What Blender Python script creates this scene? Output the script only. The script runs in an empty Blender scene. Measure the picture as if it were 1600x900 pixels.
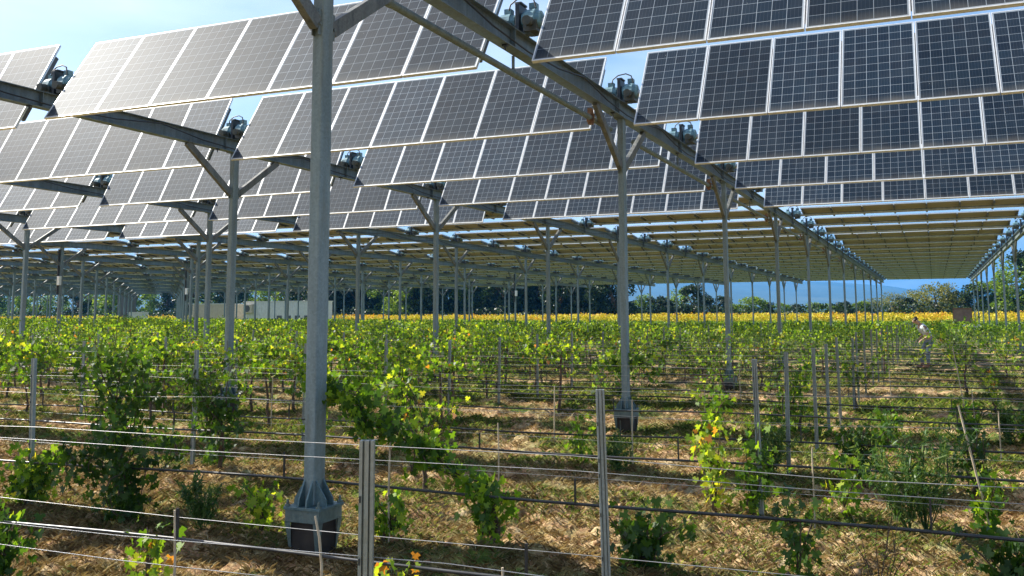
import bpy, bmesh, math, random
import numpy as np
from mathutils import Vector, Matrix
R=math.radians
random.seed(7); rng=np.random.default_rng(11)
scn=bpy.context.scene
col=scn.collection

# ------------------------------------------------------------------ layout constants (metres)
PITCH=4.1145; BAY=2*PITCH; ROW0=10.484; AXZ=5.263      # tracker rows
COL0=6.35                                              # first steel column
GX1=-4.46; GP=7.77                                     # girder lines
MW=1.012; CH=1.64                                      # module pitch and length
VP=2.057; VR0=2.39                                     # vine rows
GTOP=5.12; GBOT=4.87
def gx(i): return 3.37 if i==0 else GX1-GP*(i-1)       # girder i (0 = right edge)
NB=18; KMAX=22

ORD=['zeroth','first','second','third','fourth','fifth','sixth','seventh','eighth','ninth','tenth','eleventh','twelfth',
 'thirteenth','fourteenth','fifteenth','sixteenth','seventeenth','eighteenth','nineteenth','twentieth']
def ordn(n):
    if n<=20: return ORD[n]
    tens={2:'twenty',3:'thirty',4:'forty',5:'fifty',6:'sixty',7:'seventy',8:'eighty'}[n//10]
    if n%10==0: return tens[:-1]+'ieth'
    return tens+'-'+ORD[n%10]

# ------------------------------------------------------------------ helpers
def tag(o,label=None,cat=None,group=None,kind=None):
    if label: o['label']=label
    if cat: o['category']=cat
    if group: o['group']=group
    if kind: o['kind']=kind
    elif cat: o['kind']='thing'
    return o
def empty(name,loc,rot=(0,0,0),label=None,cat=None,group=None):
    o=bpy.data.objects.new(name,None); col.objects.link(o); o.location=loc; o.rotation_euler=rot
    o.empty_display_size=.2
    return tag(o,label,cat,group)
def link(name,me,parent=None,loc=None):
    o=bpy.data.objects.new(name,me); col.objects.link(o)
    if parent: o.parent=parent
    if loc is not None: o.location=loc
    return o
def dup(root,label=None,loc=None,rot=None,group=None):
    kids={}
    r=root.copy(); col.objects.link(r)
    if loc is not None: r.location=loc
    if rot is not None: r.rotation_euler=rot
    if label: r['label']=label
    if group: r['group']=group
    def rec(src,dst):
        for ch in src.children:
            c=ch.copy(); col.objects.link(c); c.parent=dst; rec(ch,c)
    rec(root,r)
    return r
class MB:
    def __init__(s): s.v=[]; s.f=[]; s.m=[]; s.sm=[]
    def add(s,v,f,mi=0,smooth=False):
        o=len(s.v); s.v+= [tuple(p) for p in v]; s.f+=[tuple(i+o for i in q) for q in f]; s.m+=[mi]*len(f); s.sm+=[smooth]*len(f); return s
    def box(s,a,b,mi=0,M=None):
        x0,y0,z0=a;x1,y1,z1=b
        v=[Vector(p) for p in ((x0,y0,z0),(x1,y0,z0),(x1,y1,z0),(x0,y1,z0),(x0,y0,z1),(x1,y0,z1),(x1,y1,z1),(x0,y1,z1))]
        if M: v=[M@p for p in v]
        return s.add(v,[(3,2,1,0),(4,5,6,7),(0,1,5,4),(1,2,6,5),(2,3,7,6),(3,0,4,7)],mi)
    def tube(s,pts,r,n=8,mi=0,cap=True,smooth=True):
        pts=[Vector(p) for p in pts]; rs=r if isinstance(r,(list,tuple)) else [r]*len(pts)
        V=[];F=[];prev=None
        for i,p in enumerate(pts):
            t=(pts[min(i+1,len(pts)-1)]-pts[max(i-1,0)]).normalized()
            if prev is None:
                a=Vector((0,0,1)) if abs(t.z)<.9 else Vector((1,0,0)); u=t.cross(a).normalized()
            else: u=(prev-t*prev.dot(t)).normalized()
            prev=u; w=t.cross(u)
            for k in range(n):
                an=2*math.pi*k/n; V.append(p+(u*math.cos(an)+w*math.sin(an))*rs[i])
        for i in range(len(pts)-1):
            for k in range(n):
                a=i*n+k;b=i*n+(k+1)%n; F.append((a,b,b+n,a+n))
        s.add(V,F,mi,smooth)
        if cap:
            L=len(pts)-1
            s.add(V[:n],[tuple(range(n))[::-1]],mi); s.add(V[L*n:],[tuple(range(n))],mi)
        return s
    def bar(s,p,q,w,h,mi=0,up=(0,0,1)):
        p=Vector(p);q=Vector(q);t=(q-p);L=t.length;t.normalize();u=t.cross(Vector(up)).normalized();vv=u.cross(t)
        M=Matrix((( t.x,u.x,vv.x,p.x),(t.y,u.y,vv.y,p.y),(t.z,u.z,vv.z,p.z),(0,0,0,1)))
        return s.box((0,-w/2,-h/2),(L,w/2,h/2),mi,M)
    def prism(s,poly,z0,z1,mi=0):
        n=len(poly); v=[(x,y,z0) for x,y in poly]+[(x,y,z1) for x,y in poly]
        return s.add(v,[tuple(range(n))[::-1],tuple(range(n,2*n))]+[(i,(i+1)%n,(i+1)%n+n,i+n) for i in range(n)],mi)
    def mesh(s,name,mats,bevel=0):
        me=bpy.data.meshes.new(name); me.from_pydata(s.v,[],s.f)
        for m in mats: me.materials.append(m)
        me.polygons.foreach_set('material_index',s.m); me.polygons.foreach_set('use_smooth',s.sm)
        if bevel:
            bm=bmesh.new(); bm.from_mesh(me); bmesh.ops.remove_doubles(bm,verts=bm.verts,dist=1e-5)
            es=[e for e in bm.edges if len(e.link_faces)==2 and e.calc_face_angle(0)>.6]
            bmesh.ops.bevel(bm,geom=es,offset=bevel,segments=2,profile=.5,affect='EDGES'); bm.to_mesh(me); bm.free()
        me.update(); return me
def npmesh(name,V,F,mats,rnd=None,smooth=False):
    """V (n,3), F (m,k) uniform polygons; rnd one float per face stored as attribute 'rnd'"""
    V=np.asarray(V,dtype=np.float32);F=np.asarray(F,dtype=np.int32);m,k=F.shape
    me=bpy.data.meshes.new(name); me.vertices.add(len(V)); me.vertices.foreach_set('co',V.ravel())
    me.loops.add(m*k); me.loops.foreach_set('vertex_index',F.ravel())
    me.polygons.add(m); me.polygons.foreach_set('loop_start',np.arange(0,m*k,k,dtype=np.int32))
    for q in (mats if isinstance(mats,list) else [mats]): me.materials.append(q)
    if smooth: me.polygons.foreach_set('use_smooth',np.ones(m,dtype=bool))
    if rnd is not None:
        a=me.attributes.new('rnd','FLOAT','FACE'); a.data.foreach_set('value',np.asarray(rnd,dtype=np.float32))
    me.update(calc_edges=True); return me

# ------------------------------------------------------------------ materials
def mat(name):
    m=bpy.data.materials.new(name); m.use_nodes=True; n=m.node_tree; b=n.nodes['Principled BSDF']; return m,n,b
def N(n,t,**k):
    x=n.nodes.new(t)
    for a,v in k.items(): setattr(x,a,v)
    return x
def ramp(n,src,stops,mode='LINEAR'):
    r=N(n,'ShaderNodeValToRGB'); r.color_ramp.interpolation=mode
    e=r.color_ramp.elements
    while len(e)<len(stops): e.new(.5)
    for i,(p,c) in enumerate(stops): e[i].position=p; e[i].color=(*c,1) if len(c)==3 else c
    n.links.new(src,r.inputs[0]); return r
def math_(n,op,a,b=None,c=None):
    x=N(n,'ShaderNodeMath',operation=op)
    for i,v in enumerate((a,b,c)):
        if v is None: continue
        if isinstance(v,(int,float)): x.inputs[i].default_value=v
        else: n.links.new(v,x.inputs[i])
    return x.outputs[0]
def simple(name,c1,c2,scale=20,rough=.6,metal=0,bump=0,coord='Object',rr=.15,spec=.5,detail=4):
    m,n,b=mat(name); tc=N(n,'ShaderNodeTexCoord'); no=N(n,'ShaderNodeTexNoise'); no.inputs['Scale'].default_value=scale; no.inputs['Detail'].default_value=detail
    n.links.new(tc.outputs[coord],no.inputs['Vector'])
    r=ramp(n,no.outputs['Fac'],[(.3,c1),(.7,c2)]); n.links.new(r.outputs[0],b.inputs['Base Color'])
    b.inputs['Metallic'].default_value=metal; b.inputs['Specular IOR Level'].default_value=spec
    rg=math_(n,'MULTIPLY_ADD',no.outputs['Fac'],rr*2,rough-rr); n.links.new(rg,b.inputs['Roughness'])
    if bump:
        bp=N(n,'ShaderNodeBump'); bp.inputs['Strength'].default_value=bump; bp.inputs['Distance'].default_value=.02
        n.links.new(no.outputs['Fac'],bp.inputs['Height']); n.links.new(bp.outputs[0],b.inputs['Normal'])
    return m
def galv(name,c1,c2,metal,rough):
    m,n,b=mat(name); tc=N(n,'ShaderNodeTexCoord')
    vo=N(n,'ShaderNodeTexVoronoi'); vo.inputs['Scale'].default_value=60; n.links.new(tc.outputs['Object'],vo.inputs['Vector'])
    mp=N(n,'ShaderNodeMapping'); mp.inputs['Scale'].default_value=(14,14,1.3); n.links.new(tc.outputs['Object'],mp.inputs[0])
    no=N(n,'ShaderNodeTexNoise'); no.inputs['Scale'].default_value=1; no.inputs['Detail'].default_value=6; n.links.new(mp.outputs[0],no.inputs['Vector'])
    mx=math_(n,'MULTIPLY_ADD',vo.outputs['Color'],.25,math_(n,'MULTIPLY',no.outputs['Fac'],.8))
    r=ramp(n,mx,[(.3,c1),(.75,c2)]); n.links.new(r.outputs[0],b.inputs['Base Color'])
    geo=N(n,'ShaderNodeNewGeometry'); m2=N(n,'ShaderNodeMapping'); m2.inputs['Scale'].default_value=(5,5,.9); n.links.new(geo.outputs['Position'],m2.inputs[0])
    st=N(n,'ShaderNodeTexNoise'); st.inputs['Scale'].default_value=1.0; st.inputs['Detail'].default_value=8; st.inputs['Roughness'].default_value=.7; n.links.new(m2.outputs[0],st.inputs['Vector'])
    sr=ramp(n,st.outputs['Fac'],[(.52,(0,0,0)),(.70,(1,1,1))]); bl=N(n,'ShaderNodeMix',data_type='RGBA'); n.links.new(math_(n,'MULTIPLY',sr.outputs[0],.45),bl.inputs[0]); n.links.new(r.outputs[0],bl.inputs[6]); bl.inputs[7].default_value=(c1[0]*1.0+.05,c1[1]*.8+.01,c1[2]*.5,1)
    lr=ramp(n,st.outputs['Fac'],[(.30,(1,1,1)),(.44,(0,0,0))]); b2=N(n,'ShaderNodeMix',data_type='RGBA'); n.links.new(math_(n,'MULTIPLY',lr.outputs[0],.5),b2.inputs[0]); n.links.new(bl.outputs[2],b2.inputs[6]); b2.inputs[7].default_value=(c2[0]*1.5,c2[1]*1.45,c2[2]*1.4,1)
    n.links.new(b2.outputs[2],b.inputs['Base Color'])
    b.inputs['Metallic'].default_value=metal; n.links.new(math_(n,'MULTIPLY_ADD',mx,.3,rough-.12),b.inputs['Roughness'])
    return m
M_post=galv('galvanised_post',(.14,.185,.20),(.27,.34,.36),.25,.5)
M_gird=galv('galvanised_girder',(.11,.145,.155),(.22,.275,.29),.35,.5)
M_brace=galv('brace_steel',(.08,.09,.085),(.24,.25,.24),.35,.5)
M_alu=simple('aluminium_frame',(.72,.72,.70),(.84,.84,.82),30,.42,.35)
M_tubem=simple('torque_tube_steel',(.34,.38,.40),(.5,.54,.55),12,.42,.45)
M_back=simple('shade_tan_backsheet',(.33,.28,.19),(.39,.335,.235),3,.6,0)  # white sheet coloured tan to stand for shade and ground bounce
M_rail=simple('shade_dark_rail',(.07,.07,.065),(.15,.15,.14),9,.5,.3)  # pale rails given a dark colour for the shade under the panels
M_drive=simple('sky_lit_drive_housing',(.06,.14,.17),(.18,.32,.37),14,.6,.05,.3)  # sky light on the housing tops is put into this teal
M_drive2=simple('drive_housing_dark',(.04,.045,.035),(.10,.10,.08),14,.5,.1)
M_clamp=simple('dark_clamp',(.02,.025,.03),(.05,.055,.06),14,.45,.3)
M_cable=simple('black_cable',(.012,.012,.014),(.03,.03,.03),14,.5)
M_conc=simple('shade_dark_footing',(.02,.015,.012),(.07,.052,.04),6,.9,0,.6)  # concrete coloured near-black, standing in for shade on its sides
M_shoe=galv('shoe_steel',(.07,.13,.15),(.16,.24,.26),.3,.5)
M_plate=galv('pale_shoe_steel',(.09,.13,.125),(.20,.25,.235),.2,.6)
M_wire=simple('galvanised_wire',(.30,.30,.30),(.48,.48,.48),5,.45,.6)
M_hose=simple('black_hose',(.018,.018,.02),(.05,.05,.052),4,.38,0)
M_vpost=galv('vine_post_steel',(.22,.25,.25),(.40,.44,.44),.5,.45)
M_bamboo=simple('bamboo_stake',(.42,.33,.22),(.62,.52,.38),7,.6)
M_bark=simple('vine_bark',(.05,.03,.018),(.15,.10,.06),40,.85,0,.8)
M_rust=simple('rusty_steel',(.16,.07,.03),(.28,.16,.09),20,.7,.3)

def leafmat(name,stops,trans=.42,rough=.45,tint=(1.25,1.2,.5)):
    m,n,b=mat(name); at=N(n,'ShaderNodeAttribute',attribute_name='rnd')
    oi=N(n,'ShaderNodeObjectInfo')
    geo=N(n,'ShaderNodeNewGeometry'); no=N(n,'ShaderNodeTexNoise'); no.inputs['Scale'].default_value=1.3; n.links.new(geo.outputs['Position'],no.inputs['Vector'])
    s=math_(n,'ADD',math_(n,'ADD',at.outputs['Fac'],math_(n,'MULTIPLY_ADD',no.outputs['Fac'],.8,-.44)),math_(n,'MULTIPLY_ADD',oi.outputs['Random'],.22,-.12))
    r=ramp(n,s,stops); n.links.new(r.outputs[0],b.inputs['Base Color']); b.inputs['Roughness'].default_value=rough
    b.inputs['Specular IOR Level'].default_value=.35
    tr=N(n,'ShaderNodeBsdfTranslucent'); mm=N(n,'ShaderNodeMix',data_type='RGBA',blend_type='MULTIPLY'); mm.inputs[0].default_value=1
    n.links.new(r.outputs[0],mm.inputs[6]); mm.inputs[7].default_value=(*tint,1); mm.clamp_result=False
    n.links.new(mm.outputs[2],tr.inputs[0]); ms=N(n,'ShaderNodeMixShader'); ms.inputs[0].default_value=trans
    n.links.new(b.outputs[0],ms.inputs[1]); n.links.new(tr.outputs[0],ms.inputs[2]); n.links.new(ms.outputs[0],n.nodes['Material Output'].inputs[0]); return m
M_leaf=leafmat('vine_leaf',[(0,(.03,.075,.014)),(.3,(.075,.165,.02)),(.6,(.19,.31,.03)),(.86,(.36,.43,.05)),(.98,(.48,.42,.06)),(1,(.40,.17,.05))],.5,tint=(2.0,1.8,.5))
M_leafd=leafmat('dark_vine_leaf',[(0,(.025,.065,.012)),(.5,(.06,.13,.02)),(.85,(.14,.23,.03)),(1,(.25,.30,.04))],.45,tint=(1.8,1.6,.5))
M_weed=leafmat('weed_leaf',[(0,(.04,.10,.025)),(.6,(.09,.18,.04)),(1,(.22,.28,.09))],.4)
M_grass=leafmat('green_grass',[(0,(.08,.14,.035)),(.5,(.20,.28,.07)),(1,(.46,.47,.20))],.38,tint=(1.3,1.3,.5))
M_straw=leafmat('dry_straw',[(0,(.30,.20,.09)),(.4,(.56,.44,.21)),(.8,(.72,.61,.34)),(1,(.80,.73,.48))],.15,.6,(1,.9,.7))
M_yel=leafmat('yellow_crop',[(0,(.16,.20,.02)),(.3,(.30,.34,.03)),(.62,(.58,.53,.03)),(.92,(.70,.48,.03)),(1,(.66,.32,.03))],.3,.6,(1.1,1,.5))
M_tree1=leafmat('bright_tree_leaf',[(0,(.06,.12,.02)),(.6,(.15,.25,.035)),(1,(.28,.36,.06))],.45,tint=(1.6,1.5,.5))
M_tree2=leafmat('shaded_tree_leaf',[(0,(.012,.024,.009)),(.7,(.028,.055,.016)),(1,(.06,.11,.025))],.25,tint=(1.2,1.2,.5))  # shade of the crowns on each other put into a darker leaf colour
M_tree3=leafmat('olive_tree_leaf',[(0,(.10,.12,.03)),(.6,(.20,.21,.05)),(1,(.30,.28,.08))],.35)

def pvmat():
    m,n,b=mat('photovoltaic_glass'); uv=N(n,'ShaderNodeUVMap'); sp=N(n,'ShaderNodeSeparateXYZ'); n.links.new(uv.outputs[0],sp.inputs[0])
    u=math_(n,'MULTIPLY_ADD',sp.outputs[0],1/.95,-.025/.95); v=math_(n,'MULTIPLY_ADD',sp.outputs[1],1/.966,-.017/.966)
    def line(x,c,w):
        f=math_(n,'FRACT',math_(n,'MULTIPLY',x,c)); d=math_(n,'ABSOLUTE',math_(n,'SUBTRACT',f,.5)); return math_(n,'GREATER_THAN',d,.5-w)
    lu=line(u,6,.016); lv=line(v,10,.015)
    bus=line(u,24,.035)
    out=math_(n,'MAXIMUM',math_(n,'GREATER_THAN',math_(n,'ABSOLUTE',math_(n,'SUBTRACT',u,.5)),.5),math_(n,'GREATER_THAN',math_(n,'ABSOLUTE',math_(n,'SUBTRACT',v,.5)),.5))
    grid=math_(n,'MAXIMUM',math_(n,'MAXIMUM',lu,lv),out)
    tc=N(n,'ShaderNodeTexCoord'); no=N(n,'ShaderNodeTexNoise'); no.inputs['Scale'].default_value=2.2; no.inputs['Detail'].default_value=7
    geo=N(n,'ShaderNodeNewGeometry'); n.links.new(geo.outputs['Position'],no.inputs['Vector'])
    vo=N(n,'ShaderNodeTexVoronoi'); vo.inputs['Scale'].default_value=9; n.links.new(geo.outputs['Position'],vo.inputs['Vector'])
    wn=N(n,'ShaderNodeTexWhiteNoise',noise_dimensions='2D')
    cell=N(n,'ShaderNodeCombineXYZ'); n.links.new(math_(n,'FLOOR',math_(n,'MULTIPLY',u,6)),cell.inputs[0]); n.links.new(math_(n,'FLOOR',math_(n,'MULTIPLY',v,10)),cell.inputs[1]); n.links.new(cell.outputs[0],wn.inputs[0])
    cr=ramp(n,wn.outputs[0],[(0,(.004,.012,.026)),(1,(.009,.022,.040))])
    dust=ramp(n,no.outputs['Fac'],[(.42,(0,0,0)),(.75,(1,1,1))])
    spots=math_(n,'MULTIPLY',math_(n,'LESS_THAN',vo.outputs['Distance'],.05),math_(n,'GREATER_THAN',vo.outputs['Color'],.80))
    m1=N(n,'ShaderNodeMix',data_type='RGBA'); n.links.new(math_(n,'MULTIPLY',bus,.22),m1.inputs[0]); n.links.new(cr.outputs[0],m1.inputs[6]); m1.inputs[7].default_value=(.16,.19,.23,1)
    m2=N(n,'ShaderNodeMix',data_type='RGBA'); n.links.new(math_(n,'MULTIPLY',grid,.72),m2.inputs[0]); n.links.new(m1.outputs[2],m2.inputs[6]); m2.inputs[7].default_value=(.40,.46,.52,1)
    m3=N(n,'ShaderNodeMix',data_type='RGBA'); n.links.new(math_(n,'MULTIPLY_ADD',dust.outputs[0],.03,.006),m3.inputs[0]); n.links.new(m2.outputs[2],m3.inputs[6]); m3.inputs[7].default_value=(.42,.40,.36,1)
    m4=N(n,'ShaderNodeMix',data_type='RGBA'); n.links.new(math_(n,'MULTIPLY',spots,.5),m4.inputs[0]); n.links.new(m3.outputs[2],m4.inputs[6]); m4.inputs[7].default_value=(.6,.6,.56,1)
    oi=N(n,'ShaderNodeObjectInfo'); tone=math_(n,'MULTIPLY_ADD',oi.outputs['Random'],.5,.75)
    low=math_(n,'MULTIPLY',math_(n,'POWER',math_(n,'MAXIMUM',math_(n,'SUBTRACT',1,math_(n,'MULTIPLY',sp.outputs[1],9)),0),1.5),math_(n,'MULTIPLY_ADD',no.outputs['Fac'],.5,-.05))
    m5=N(n,'ShaderNodeMix',data_type='RGBA'); n.links.new(low,m5.inputs[0]); n.links.new(m4.outputs[2],m5.inputs[6]); m5.inputs[7].default_value=(.40,.36,.29,1)
    m6=N(n,'ShaderNodeVectorMath',operation='SCALE'); n.links.new(m5.outputs[2],m6.inputs[0]); n.links.new(tone,m6.inputs['Scale'])
    n.links.new(m6.outputs[0],b.inputs['Base Color']); b.inputs['Specular Tint'].default_value=(.78,.92,1,1); b.inputs['Roughness'].default_value=.58; b.inputs['Specular IOR Level'].default_value=.118
    return m
M_pv=pvmat()

def groundmat():
    m,n,b=mat('ground_soil'); geo=N(n,'ShaderNodeNewGeometry'); P=geo.outputs['Position']
    def noise(s,d=6,off=0):
        no=N(n,'ShaderNodeTexNoise'); no.inputs['Scale'].default_value=s; no.inputs['Detail'].default_value=d; no.inputs['Roughness'].default_value=.6
        mp=N(n,'ShaderNodeMapping'); mp.inputs['Location'].default_value=(off,off,0); n.links.new(P,mp.inputs[0]); n.links.new(mp.outputs[0],no.inputs['Vector']); return no.outputs['Fac']
    a=noise(9,8); b1=noise(.8,4,5); c=noise(.55,4,30)
    soil=ramp(n,a,[(.3,(.15,.07,.035)),(.46,(.36,.22,.115)),(.58,(.52,.38,.20)),(.72,(.64,.52,.32))])
    green=ramp(n,a,[(.3,(.04,.07,.014)),(.6,(.14,.19,.04)),(.8,(.30,.30,.10))])
    # green strips under the vine rows (they grow along X)
    sp=N(n,'ShaderNodeSeparateXYZ'); n.links.new(P,sp.inputs[0])
    ph=math_(n,'MULTIPLY_ADD',sp.outputs[1],1/VP,-(VR0)/VP); st=math_(n,'COSINE',math_(n,'MULTIPLY',ph,2*math.pi))
    g=math_(n,'ADD',math_(n,'MULTIPLY',st,.05),b1)
    far=math_(n,'MULTIPLY',math_(n,'MINIMUM',math_(n,'MAXIMUM',math_(n,'MULTIPLY_ADD',sp.outputs[1],.02,-.5),0),1),.16)
    gf=ramp(n,math_(n,'ADD',g,far),[(.47,(0,0,0)),(.60,(1,1,1))])
    mx=N(n,'ShaderNodeMix',data_type='RGBA'); n.links.new(gf.outputs[0],mx.inputs[0]); n.links.new(soil.outputs[0],mx.inputs[6]); n.links.new(green.outputs[0],mx.inputs[7])
    n.links.new(mx.outputs[2],b.inputs['Base Color']); b.inputs['Roughness'].default_value=.95; b.inputs['Specular IOR Level'].default_value=.1
    bp=N(n,'ShaderNodeBump'); bp.inputs['Strength'].default_value=.9; bp.inputs['Distance'].default_value=.05; n.links.new(noise(26,8),bp.inputs['Height']); n.links.new(bp.outputs[0],b.inputs['Normal'])
    return m
M_ground=groundmat()

# ------------------------------------------------------------------ world, sun, camera
SUN=Vector((-1.2,.04,1.0)).normalized()
elev=math.asin(SUN.z)
w=bpy.data.worlds.new("World"); scn.world=w; w.use_nodes=True; n=w.node_tree; bg=n.nodes['Background']
sky=N(n,'ShaderNodeTexSky'); sky.sky_type='NISHITA'; sky.sun_disc=False; sky.sun_elevation=elev; sky.sun_rotation=math.atan2(SUN.x,SUN.y)
sky.air_density=1.0; sky.dust_density=1.7; sky.ozone_density=1.2; sky.altitude=100
tc=N(n,'ShaderNodeTexCoord'); mp=N(n,'ShaderNodeMapping'); mp.inputs['Scale'].default_value=(5,5,17); n.links.new(tc.outputs['Generated'],mp.inputs[0])
cn=N(n,'ShaderNodeTexNoise'); cn.inputs['Scale'].default_value=1.1; cn.inputs['Detail'].default_value=7; n.links.new(mp.outputs[0],cn.inputs['Vector'])
sp=N(n,'ShaderNodeSeparateXYZ'); n.links.new(tc.outputs['Generated'],sp.inputs[0])
low=ramp(n,sp.outputs[2],[(0,(1,1,1)),(.06,(1,1,1)),(.16,(0,0,0))])
cl=ramp(n,cn.outputs['Fac'],[(.44,(0,0,0)),(.62,(1,1,1))])
thin=ramp(n,cn.outputs['Fac'],[(.40,(0,0,0)),(.75,(1,1,1))]); fac=math_(n,'MAXIMUM',math_(n,'MULTIPLY',math_(n,'MULTIPLY',low.outputs[0],cl.outputs[0]),.75),math_(n,'MULTIPLY',thin.outputs[0],.35))
mx=N(n,'ShaderNodeMix',data_type='RGBA'); n.links.new(fac,mx.inputs[0]); n.links.new(sky.outputs[0],mx.inputs[6]); mx.inputs[7].default_value=(7.5,8.0,8.6,1)
n.links.new(mx.outputs[2],bg.inputs[0]); bg.inputs[1].default_value=.10
sl=bpy.data.lights.new('sun','SUN'); sl.energy=5.0; sl.angle=R(.53); sl.color=(1,.95,.86)
so=bpy.data.objects.new('sun',sl); col.objects.link(so); so.rotation_euler=(-SUN).to_track_quat('-Z','Y').to_euler(); so.location=(-20,5,40)
cam=bpy.data.cameras.new('camera'); co=bpy.data.objects.new('camera',cam); col.objects.link(co); scn.camera=co
cam.sensor_width=36; cam.lens=1495.262/1600*36; cam.shift_y=-(450-320.07)/1600; cam.clip_end=30000; cam.clip_start=.05
ya,pi_,ro=.4128,.1157,-.0037; CAMH=1.7209
f=Vector((-math.sin(ya)*math.cos(pi_),math.cos(ya)*math.cos(pi_),math.sin(pi_))); r=Vector((math.cos(ya),math.sin(ya),0)); u=r.cross(f)
r2=r*math.cos(ro)+u*math.sin(ro); u2=-r*math.sin(ro)+u*math.cos(ro)
co.matrix_world=Matrix(((r2.x,u2.x,-f.x,0),(r2.y,u2.y,-f.y,0),(r2.z,u2.z,-f.z,CAMH),(0,0,0,1)))
scn.view_settings.view_transform='Standard'; scn.view_settings.look='None'; scn.view_settings.gamma=1; scn.view_settings.exposure=1.05
scn.cycles.max_bounces=7; scn.cycles.diffuse_bounces=3; scn.cycles.glossy_bounces=3; scn.cycles.transmission_bounces=4; scn.cycles.volume_bounces=0
scn.cycles.use_denoising=True
def px2x(px,Y,z=0):
    "world X where the sight line at photo column px (1600 wide, near the horizon) crosses the row at Y"
    a=(px-800)/1495.262; c,s=math.cos(ya),math.sin(ya)
    return Y*(a*c-s)/(a*s+c)
def inview(X,Y,m=.0):
    c,s=math.cos(ya),math.sin(ya); rr=X*c+Y*s; d=-X*s+Y*c
    return d>0 and abs(rr)/d < .535+m

# ------------------------------------------------------------------ ground sheet (one mesh, fine near the camera)
def vnoise(x,y,seed=0):
    g=np.random.default_rng(seed).random((256,256)); xi=np.floor(x).astype(int);yi=np.floor(y).astype(int); fx=x-xi;fy=y-yi
    fx=fx*fx*(3-2*fx);fy=fy*fy*(3-2*fy); xi&=255;yi&=255;x1=(xi+1)&255;y1=(yi+1)&255
    return (g[xi,yi]*(1-fx)+g[x1,yi]*fx)*(1-fy)+(g[xi,y1]*(1-fx)+g[x1,y1]*fx)*fy
def hgt(x,y):
    d=.10*(vnoise(x*.8,y*.8,1)-.5)+.10*(vnoise(x*2.7,y*2.7,2)-.5)+.10*(vnoise(x*6,y*6,3)-.5)+.075*(vnoise(x*12,y*12,4)-.5)**1
    d+= -.03*np.cos((y-VR0)/VP*2*math.pi+math.pi)
    for cx,cy in ((-4.46,6.35),(-4.46,14.58),(-12.23,14.58)): d=d-(d+.07)*np.exp(-((x-cx)**2+(y-cy)**2)/.16)
    return d-.03
def axis(lo,hi,st,far):
    a=list(np.arange(lo,hi,st)); s=st; x=a[-1]
    while x<far: s*=1.22; x+=s; a.append(x)
    s=st; x=a[0]; b=[]
    while x>-far: s*=1.22; x-=s; b.append(x)
    return np.array(b[::-1]+a)
xs=axis(-16,6,.042,15000); ys=axis(2.2,18,.042,15000)
XX,YY=np.meshgrid(xs,ys,indexing='ij'); fade=np.clip(1-(np.hypot(XX+3,YY-8)-18)/60,0.25,1)
fade=np.where(np.hypot(XX,YY)>400,0,fade)
ZZ=hgt(XX,YY)*fade
V=np.stack([XX,YY,ZZ],-1).reshape(-1,3); nx,ny=len(xs),len(ys)
ii,jj=np.meshgrid(np.arange(nx-1),np.arange(ny-1),indexing='ij'); a=(ii*ny+jj).ravel(); F=np.stack([a,a+ny,a+ny+1,a+1],-1)
tag(link('ground',npmesh('ground',V,F,M_ground,smooth=True)),kind='structure')
def gz(x,y): return float(hgt(np.array([x]),np.array([y]))[0])

# ------------------------------------------------------------------ blades and leaves in numpy
def rotframe(nrm,up):
    t=np.cross(up,nrm); t/=np.linalg.norm(t,axis=1,keepdims=True)+1e-9; b=np.cross(nrm,t); return t,b
def blades(P,L,W,lean,name,m,rnd,flat=False):
    n=len(P); an=rng.random(n)*6.283; d=np.stack([np.cos(an),np.sin(an),np.zeros(n)],-1)
    up=np.stack([d[:,0]*lean,d[:,1]*lean,np.sqrt(np.maximum(0,1-lean**2))],-1)
    side=np.stack([-d[:,1],d[:,0],np.zeros(n)],-1)*W[:,None]
    b0=P-side; b1=P+side; mid=P+up*L[:,None]*.55; m0=mid-side*.8; m1=mid+side*.8
    tip=P+up*L[:,None]+d*(L*.35)[:,None]-np.array([0,0,1])*(L*.12)[:,None]
    V=np.stack([b0,b1,m1,tip,m0],1).reshape(-1,3); F=np.arange(n*5).reshape(n,5)
    return npmesh(name,V,F,m,rnd)
def fan(nn,ymin,ymax,pw=1.0):
    "points on the ground inside the field of view, denser near the camera"
    t=rng.random(nn)**pw; Y=ymin+(ymax-ymin)*t; lo=-1.32*Y-1.5; hi=.22*Y+2.5; return lo+(hi-lo)*rng.random(nn),Y
x,y=fan(60000,2.6,30,1.5); keep=vnoise(x*.9+40,y*.9+7,9)+.35*vnoise(x*4,y*4,12)>.14; x=x[keep];y=y[keep]
nt_=14; x=np.repeat(x,nt_)+rng.normal(size=len(x)*nt_)*.045; y=np.repeat(y,nt_)+rng.normal(size=len(y)*nt_)*.045
L=rng.uniform(.02,.095,len(x)); P=np.stack([x,y,hgt(x,y)-.01],-1)
tag(link('dry_grass',blades(P,L,rng.uniform(.0006,.0013,len(x))*(1+y/9),rng.uniform(.45,.98,len(x)),'dry_grass',M_straw,rng.random(len(x)))),'dry straw-coloured mown grass covering the reddish soil between the vines','grass',kind='stuff')
x,y=fan(80000,2.6,45,1.4)
ph=np.cos((y-VR0)/VP*2*np.pi); keep=vnoise(x*.7,y*.7,21)+.16*ph+.3*(vnoise(x*3,y*3,5)-.5)>.60+np.where(y<8,-.01,-.07)*(x>-4)-.05*(y>7); x=x[keep];y=y[keep]
nt_=13; x=np.repeat(x,nt_)+rng.normal(size=len(x)*nt_)*.06; y=np.repeat(y,nt_)+rng.normal(size=len(y)*nt_)*.06
L=rng.uniform(.025,.10,len(x))*np.clip(y/12,.6,1.5); P=np.stack([x,y,hgt(x,y)-.01],-1)
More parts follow.
